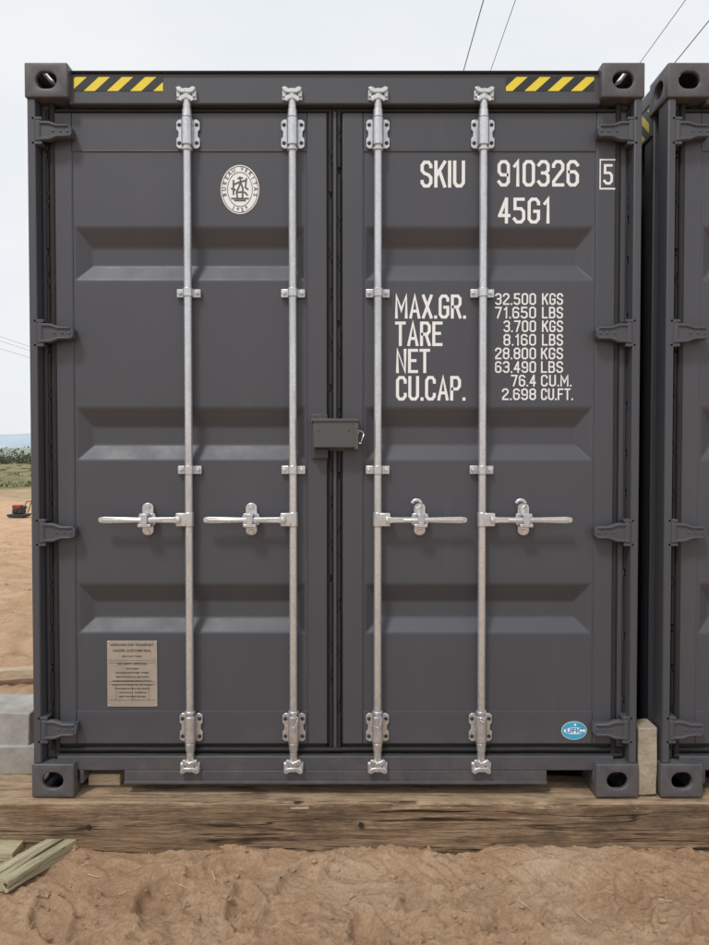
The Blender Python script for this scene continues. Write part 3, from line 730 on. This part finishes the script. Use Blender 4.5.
def cblock(name, x0, x1, y0, y1, z0, z1, rz=0):
    b = B(); b.box(-(x1-x0)/2, (x1-x0)/2, -(y1-y0)/2, (y1-y0)/2, 0, z1-z0); bmesh.ops.subdivide_edges(b.bm, edges=b.bm.edges, cuts=6, use_grid_fill=True)
    for v in b.bm.verts: v.co += Vector((noise.noise(v.co*9+Vector((x0, 0, 0))), noise.noise(v.co*9+Vector((5, x0, 0))), noise.noise(v.co*9+Vector((0, 9, x0)))))*0.006
    o = b.done(name, CONC, None, 0.006); o.location = ((x0+x1)/2, (y0+y1)/2, z0); o.rotation_euler[2] = rz
cblock("concrete_block", -2.50, -1.50, 0.62, 0.90, -0.01, 0.13, R(3))
cblock("concrete_block.001", -2.70, -1.52, 0.70, 0.98, 0.125, 0.29, R(-4))
o = beam("wooden_stake", -0.9, 0.9, -0.04, 0.04, 0, 0.07, PALEW, 0.001, 2.0, 0.004, step=0.05); o.location = (-2.9, 1.95, 0.05); o.rotation_euler = (0, R(-2), R(6))

# ------------------------------------------------------------------ ground
def axis(segs):
    out = []
    for a, c, st in segs:
        n = max(1, int(round((c-a)/st))); out += [a+(c-a)*i/n for i in range(n)]
    return out+[segs[-1][1]]
def grow(a, st, k2, lim):
    o = []
    while a < lim: a += st; st *= k2; o.append(a)
    return o
xs = axis([(-3.2, -1.9, 0.03), (-1.9, 2.3, 0.0075), (2.3, 3.4, 0.04)])
xs = [-q for q in grow(3.2, 0.05, 1.07, 5000)][::-1]+xs+grow(3.4, 0.05, 1.12, 5000)
ys = axis([(-3.4, -1.1, 0.05), (-1.1, 0.0, 0.0065), (0.0, 3.0, 0.04)])
ys = [-q for q in grow(3.4, 0.06, 1.14, 3000)][::-1]+ys+grow(3.0, 0.05, 1.045, 5000)
prints = []
for (x, y, a, d) in ((-0.62, -0.33, 75, .032), (-0.30, -0.42, 100, .036), (-0.12, -0.24, 60, .028), (0.35, -0.36, 20, .024), (0.62, -0.48, 35, .030), (-0.95, -0.46, 120, .028), (1.05, -0.38, 80, .024), (0.12, -0.55, 95, .034), (-0.42, -0.18, 30, .024), (0.85, -0.22, 160, .020), (-0.75, -0.62, 50, .032), (1.3, -0.5, 15, .026)):
    prints.append((x, y, math.cos(R(a)), math.sin(R(a)), d))
def gz(x, y):
    near = 1.0 if (abs(x) < 6 and abs(y) < 8) else 0.0
    z = 0.0
    r = math.hypot(x, y)
    if r < 80:
        z += 0.020*noise.noise(Vector((x*0.9, y*0.9, 1.3)))
        z += 0.05*noise.noise(Vector((x*0.22, y*0.22, 7.3)))*min(1, max(0, (r-2)/6))
        if r > 4: z += 0.022*noise.noise(Vector((x*2.1, y*2.1, 2.2)))
    if near:
        n1 = noise.noise(Vector((x*3.2, y*4.2, 0))); z += 0.020*n1
        rough = 0.45+1.1*max(0, min(1, 0.45+1.6*noise.noise(Vector((x*1.7, y*2.4, 77)))))
        wx, wy = x+0.03*noise.noise(Vector((x*7, y*7, 31))), y+0.03*noise.noise(Vector((x*7, y*7, 47)))
        z += 0.011*noise.noise(Vector((wx*9, wy*11, 3)))
        t = noise.noise(Vector((wx*22, wy*24, 9))); z += 0.0110*t*rough
        t2 = noise.noise(Vector((x*47, y*50, 4))); z += 0.0072*t2*rough
        t4 = noise.noise(Vector((x*88, y*92, 5))); z += 0.0050*t4*(0.3+rough*0.6)
        t3 = noise.noise(Vector((x*34, y*36, 14))); z += 0.012*max(0, t3-0.25)*rough
        rd = 1-abs(noise.noise(Vector((x*6.5+y*1.5, y*7.5, 21)))); z += 0.013*(rd**6)
        if y < 0.1:
            for fx, fy, ca, sa, d in prints:
                dx, dy = x-fx, y-fy
                if dx*dx+dy*dy > 0.06: continue
                u = (dx*ca+dy*sa)/0.135; v = (-dx*sa+dy*ca)/(0.052+0.008*math.cos(u*3)); q = u*u+v*v
                if q < 1.9:
                    if q < 1: z -= d*(1-q**3)*0.9; z += 0.003*math.sin(u*22)
                    else: z += d*0.6*math.sin((q-1)/0.9*math.pi)
            s = y+0.30+0.12*(x-1.2)
            if x > -0.1 and abs(s) < 0.09:
                f = min(1, (x+0.1)/0.5); z += f*(-0.014*math.cos(s/0.09*math.pi/2)+0.0060*math.sin((x+abs(s)*0.9)*95))
        z += 0.022*math.exp(-((y+0.07)/0.06)**2)*(0.4+noise.noise(Vector((x*2.3, 0, 5))))
        z -= 0.012
    if -14 < x < -1.4 and 0.9 < y < 16:
        s = (y-1.0)+0.35*(x+2.0)
        for c in (1.7, 3.4, 5.6, 7.2):
            dd = abs(s-c)
            if dd < 0.25: z += -0.055*math.cos(dd/0.25*math.pi/2)+0.018*math.sin((x*0.9+y*0.4)*28)*(dd < 0.18)
            elif dd < 0.4: z += 0.04*math.sin((dd-0.25)/0.15*math.pi)
    if y > 20: z += 0.25*min(1, (y-20)/8)*(0.6+noise.noise(Vector((x*0.12, y*0.12, 3)))) * (1 if r < 400 else max(0, 1-(r-400)/400))
    return z
V = [(x, y, gz(x, y)) for y in ys for x in xs]; nx = len(xs)
Fc = [(j*nx+i, j*nx+i+1, (j+1)*nx+i+1, (j+1)*nx+i) for j in range(len(ys)-1) for i in range(nx-1)]
me = bpy.data.meshes.new("ground"); me.from_pydata(V, [], Fc)
me.polygons.foreach_set("use_smooth", [True]*len(me.polygons))
gr = bpy.data.objects.new("ground", me); sc.collection.objects.link(gr)
m, nt, b = newmat("sandy_soil"); v = coords(nt)
col = ramp(nt, ntex(nt, v, 1.7, 12, 0.68), [(0.32, (0.46, 0.285, 0.17)), (0.5, (0.57, 0.375, 0.235)), (0.68, (0.65, 0.465, 0.315))])
fine = ntex(nt, v, 90, 12, 0.8)
col = mix(nt, 0.6, col, ramp(nt, fine, [(0.34, 0.30), (0.66, 0.76)]), 'OVERLAY')
vo = N(nt, 'ShaderNodeTexVoronoi'); vo.inputs['Scale'].default_value = 130; nt.links.new(v, vo.inputs['Vector'])
peb = ramp(nt, vo.outputs['Distance'], [(0.10, 1.0), (0.22, 0.0)])
pm = N(nt, 'ShaderNodeMath', operation='MULTIPLY'); nt.links.new(peb, pm.inputs[0]); nt.links.new(ramp(nt, ntex(nt, v, 25, 3), [(0.48, 0.0), (0.60, 0.8)]), pm.inputs[1])
col = mix(nt, pm.outputs[0], col, (0.25, 0.155, 0.095))
damp = ramp(nt, ntex(nt, coords(nt, (1, 1.6, 1)), 4.5, 8, 0.7), [(0.48, 0.0), (0.64, 0.45)])
col = mix(nt, damp, col, (0.37, 0.225, 0.13))
s = N(nt, 'ShaderNodeSeparateXYZ'); nt.links.new(v, s.inputs[0])
dn = N(nt, 'ShaderNodeMath', operation='MULTIPLY_ADD'); nt.links.new(ntex(nt, v, 0.22, 8, 0.7), dn.inputs[0]); dn.inputs[1].default_value = 22; nt.links.new(s.outputs[1], dn.inputs[2])
mr = N(nt, 'ShaderNodeMapRange'); mr.inputs[1].default_value = 31; mr.inputs[2].default_value = 40; nt.links.new(dn.outputs[0], mr.inputs[0])
gcol = ramp(nt, ntex(nt, coords(nt, (1, 0.35, 1)), 0.35, 12, 0.75), [(0.35, (0.10, 0.11, 0.05)), (0.5, (0.19, 0.175, 0.09)), (0.62, (0.32, 0.26, 0.165))])
col = mix(nt, mr.outputs[0], col, gcol)
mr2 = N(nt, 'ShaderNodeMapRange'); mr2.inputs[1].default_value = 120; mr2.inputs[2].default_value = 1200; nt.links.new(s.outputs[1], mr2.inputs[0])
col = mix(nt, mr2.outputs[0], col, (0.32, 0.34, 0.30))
nt.links.new(col, b.inputs['Base Color']); b.inputs['Roughness'].default_value = 0.95
b.inputs['Specular IOR Level'].default_value = 0.15
ad = N(nt, 'ShaderNodeMath', operation='ADD'); nt.links.new(fine, ad.inputs[0]); nt.links.new(ntex(nt, v, 26, 8, 0.75), ad.inputs[1])
bump(nt, b, ad.outputs[0], 1.0, 0.014)
me.materials.append(m)
SOIL = m
ico = bmesh.new(); bmesh.ops.create_icosphere(ico, subdivisions=2, radius=1); iv = [v.co.copy() for v in ico.verts]; ifc = [[v.index for v in f.verts] for f in ico.faces]; ico.free()
V = []; Fc = []
for i in range(5200):
    if i < 4400: x = random.uniform(-1.9, 2.2); y = -0.05-random.random()**1.3*1.0; r = 0.0018+0.0100*random.random()**4.5
    else: x = random.uniform(-7, -1.4); y = random.uniform(0.2, 12); r = 0.006+0.03*random.random()**4
    if i % 70 == 0 and i < 4400: r *= 1.6
    if i < 4400 and noise.noise(Vector((x*2, y*3, 8))) < random.uniform(-0.4, 0.1): continue
    z = gz(x, y); base = len(V); sd = Vector((i*1.7, i*0.3, 0)); s1 = Vector((random.uniform(.7, 1.4), random.uniform(.7, 1.4), random.uniform(.45, .8)))
    for q in iv:
        k2 = r*(1+0.7*noise.noise(q*1.9+sd)); V.append((x+q.x*k2*s1.x, y+q.y*k2*s1.y, z+r*0.1+q.z*k2*s1.z))
    Fc += [[base+j for j in f] for f in ifc]
me = bpy.data.meshes.new("soil_clods"); me.from_pydata(V, [], Fc); me.materials.append(SOIL)
o = bpy.data.objects.new("soil_clods", me); sc.collection.objects.link(o)
b = B()
for i in range(80):
    x = random.uniform(-1.6, 1.8); y = -0.06-random.random()**1.5*0.9; a = random.uniform(0, math.pi); l = random.uniform(0.008, 0.035); z = gz(x, y)+0.004
    b.tube([(x-l*math.cos(a), y-l*math.sin(a), z+0.003), (x, y, z+0.001), (x+l*math.cos(a), y+l*math.sin(a), z+0.005)], random.uniform(0.0008, 0.002), 5)
b.done("wood_splinters", PALEW, None)

# ------------------------------------------------------------------ distance
def ridge(name, y, h0, amp, seed, mat, xr=9000):
    bm = bmesh.new(); prev = None; n = 500
    for i in range(n+1):
        x = -xr+2*xr*i/n
        h = h0+amp*noise.noise(Vector((x*0.0009+seed, 0, 0)))+amp*0.4*noise.noise(Vector((x*0.004+seed, 2, 0)))
        row = [bm.verts.new((x, y-300, -2)), bm.verts.new((x, y, h*0.6)), bm.verts.new((x, y+250, h)), bm.verts.new((x, y+900, -5))]
        if prev:
            for a in range(3): bm.faces.new((prev[a], row[a], row[a+1], prev[a+1]))
        prev = row
    bmesh.ops.recalc_face_normals(bm, faces=bm.faces)
    me = bpy.data.meshes.new(name); bm.to_mesh(me); bm.free(); me.materials.append(mat)
    me.polygons.foreach_set("use_smooth", [True]*len(me.polygons))
    o = bpy.data.objects.new(name, me); sc.collection.objects.link(o)
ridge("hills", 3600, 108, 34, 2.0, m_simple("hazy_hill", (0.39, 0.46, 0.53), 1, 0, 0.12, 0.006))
ridge("hills.001", 1900, 26, 10, 7.0, m_simple("near_hill", (0.24, 0.27, 0.22), 1, 0, 0.4, 0.03))
def leafmat(n, c):
    return m_simple(n, c, 0.8, 0, 0.5, 1.3)
def clumps(name, specs, mat, leaf):
    V = []; Fc = []
    for (x, y, z0, rx, rz, cnt) in specs:
        sub = [(random.gauss(0, .45)*rx, random.gauss(0, .45)*rx, abs(random.gauss(0.5, .3))*rz) for _ in range(7)]
        for _ in range(cnt):
            s_ = random.choice(sub); p = Vector((x+s_[0]+random.gauss(0, .28)*rx, y+s_[1]+random.gauss(0, .28)*rx, max(z0, z0+s_[2]+random.gauss(0, .2)*rz)))
            l = leaf*random.uniform(.5, 1.3); q = Vector((random.gauss(0, 1), random.gauss(0, 1), random.gauss(0, 1))).normalized(); w = q.orthogonal().normalized()*l*.5; q = q*l
            k2 = len(V); V += [p-w, p+w, p+q]; Fc.append((k2, k2+1, k2+2))
    me = bpy.data.meshes.new(name); me.from_pydata([tuple(v) for v in V], [], Fc); me.materials.append(mat)
    o = bpy.data.objects.new(name, me); sc.collection.objects.link(o)
sp = []
for i in range(130):
    y = random.uniform(110, 230); x = -0.475*(y+2.8)+random.uniform(-30, 22); h = random.uniform(0.4, 1.4) if i % 12 else 2.1; sp.append((x, y, 0.2, h*1.6, h, 160))
clumps("shrubs", sp, leafmat("shrub_leaves", (0.075, 0.085, 0.045)), 0.34)
sp = []
for i in range(300):
    y = random.uniform(28, 95); x = -0.475*(y+2.8)+random.uniform(-14, 8)*(y/30); sp.append((x, y, gz(x, y), random.uniform(.2, .8), random.uniform(.05, .16), 50))
clumps("grass", sp, leafmat("grass_blades", (0.13, 0.14, 0.06)), 0.10)

PC = empty("plate_compactor")
px, py_ = -8.50, 15.4; g0 = gz(px, py_)+0.02
b = B(); b.prism([(px-0.24, g0+0.06), (px-0.18, g0), (px+0.18, g0), (px+0.24, g0+0.06), (px+0.20, g0+0.08), (px-0.20, g0+0.08)], py_-0.2, py_+0.2); o = b.done("base_plate", BLK, PC, 0.005)
b = B(); b.box(px-0.12, px+0.12, py_-0.14, py_+0.14, g0+0.09, g0+0.20); b.cyl((px-0.04, py_-0.16, g0+0.17), (px-0.04, py_+0.10, g0+0.17), 0.06); b.done("engine", BLK, PC, 0.015)
b = B(); b.box(px-0.14, px+0.08, py_-0.10, py_+0.10, g0+0.205, g0+0.31); b.done("fuel_tank", RED, PC, 0.02)
b = B(); b.cyl((px+0.12, py_-0.1, g0+0.24), (px+0.12, py_+0.1, g0+0.24), 0.04); b.tube([(px+0.15, py_-0.15, g0+0.1), (px+0.22, py_-0.15, g0+0.3), (px+0.26, py_-0.15, g0+0.40), (px+0.26, py_+0.15, g0+0.40), (px+0.22, py_+0.15, g0+0.3), (px+0.15, py_+0.15, g0+0.1)], 0.012)
b.done("muffler_and_handle", BLK, PC)

PX = []; h = 7.0
for (dx, dz) in ((129, 456), (161, 456), (331, 456), (355, 436)): PX.append((CX+h*dx/dz, CH+h))
for i, (x, z) in enumerate(PX):
    B().tube([(x, -40, z), (x, -20, z), (x, 0, z), (x, 20, z), (x, 55, z)], 0.008 if i != 1 and i != 2 else 0.0055, 8).done("power_line" if i == 0 else "power_line.%03d" % i, WIRE)
for i, (x, z) in enumerate(((-20.5, 7.8), (-20.8, 8.6), (-21.6, 8.6))):
    B().tube([(x, -40, z), (x, 20, z), (x, 95, z)], 0.008, 6).done("power_line.%03d" % (i+4), WIRE)
def pole(nm, x, y, top, arms):
    e = empty(nm, (0, 0, 0)); B().cyl((x, y, -0.3), (x, y, top+0.6), 0.15, 0.10).done("pole", POLEW, e)
    b = B(); b.box(arms[0]-0.3, arms[1]+0.3, y-0.05, y+0.05, top-0.22, top-0.10); b.done("crossarm", POLEW, e, 0.01)
    b = B()
    for q in arms: b.cyl((q, y, top-0.10), (q, y, top), 0.04, 0.03)
    b.done("insulators", BLK, e)
ax = [p[0] for p in PX]; ax = [min(ax)]+[max(ax)]+sorted(ax)[1:3]
for i, y in enumerate((-40, 55)):
    pole("utility_pole" if i == 0 else "utility_pole.001", 3.9, y, CH+h, ax)
for i, y in enumerate((-40, 95)):
    pole("utility_pole.%03d" % (i+2), -21.0, y, 8.6, (-21.8, -20.2))

# ------------------------------------------------------------------ light
SE, SA = 56, 212
w = bpy.data.worlds.new("World"); sc.world = w; w.use_nodes = True; nt = w.node_tree
bg = nt.nodes['Background']; bg.inputs['Strength'].default_value = 0.1
sky = N(nt, 'ShaderNodeTexSky'); sky.sky_type = 'NISHITA'; sky.sun_disc = False
sky.sun_elevation = R(SE); sky.sun_rotation = R(SA); sky.air_density = 1.0; sky.dust_density = 3.0
tc = N(nt, 'ShaderNodeTexCoord'); mp = N(nt, 'ShaderNodeMapping'); mp.inputs['Scale'].default_value = (1, 1, 2.6)
nt.links.new(tc.outputs['Generated'], mp.inputs[0])
cl = ntex(nt, mp.outputs[0], 1.6, 7, 0.55)
cloud = ramp(nt, cl, [(0.32, (0.82, 0.865, 0.905)), (0.62, (0.93, 0.95, 0.965))])
sc10 = N(nt, 'ShaderNodeVectorMath', operation='SCALE'); sc10.inputs['Scale'].default_value = 10.2; nt.links.new(cloud, sc10.inputs[0])
nt.links.new(mix(nt, 0.92, sky.outputs[0], sc10.outputs[0]), bg.inputs['Color'])
sl = bpy.data.lights.new("sun", 'SUN'); sl.energy = 1.8; sl.angle = R(10); sl.color = (1, 0.975, 0.945)
so = bpy.data.objects.new("sun", sl); sc.collection.objects.link(so)
az = R(SA); d = Vector((math.sin(az)*math.cos(R(SE)), math.cos(az)*math.cos(R(SE)), math.sin(R(SE))))
so.rotation_euler = (-d).to_track_quat('-Z', 'Y').to_euler(); so.location = (0, -5, 10)
sc.view_settings.view_transform = 'Standard'; sc.view_settings.look = 'None'; sc.view_settings.exposure = 0
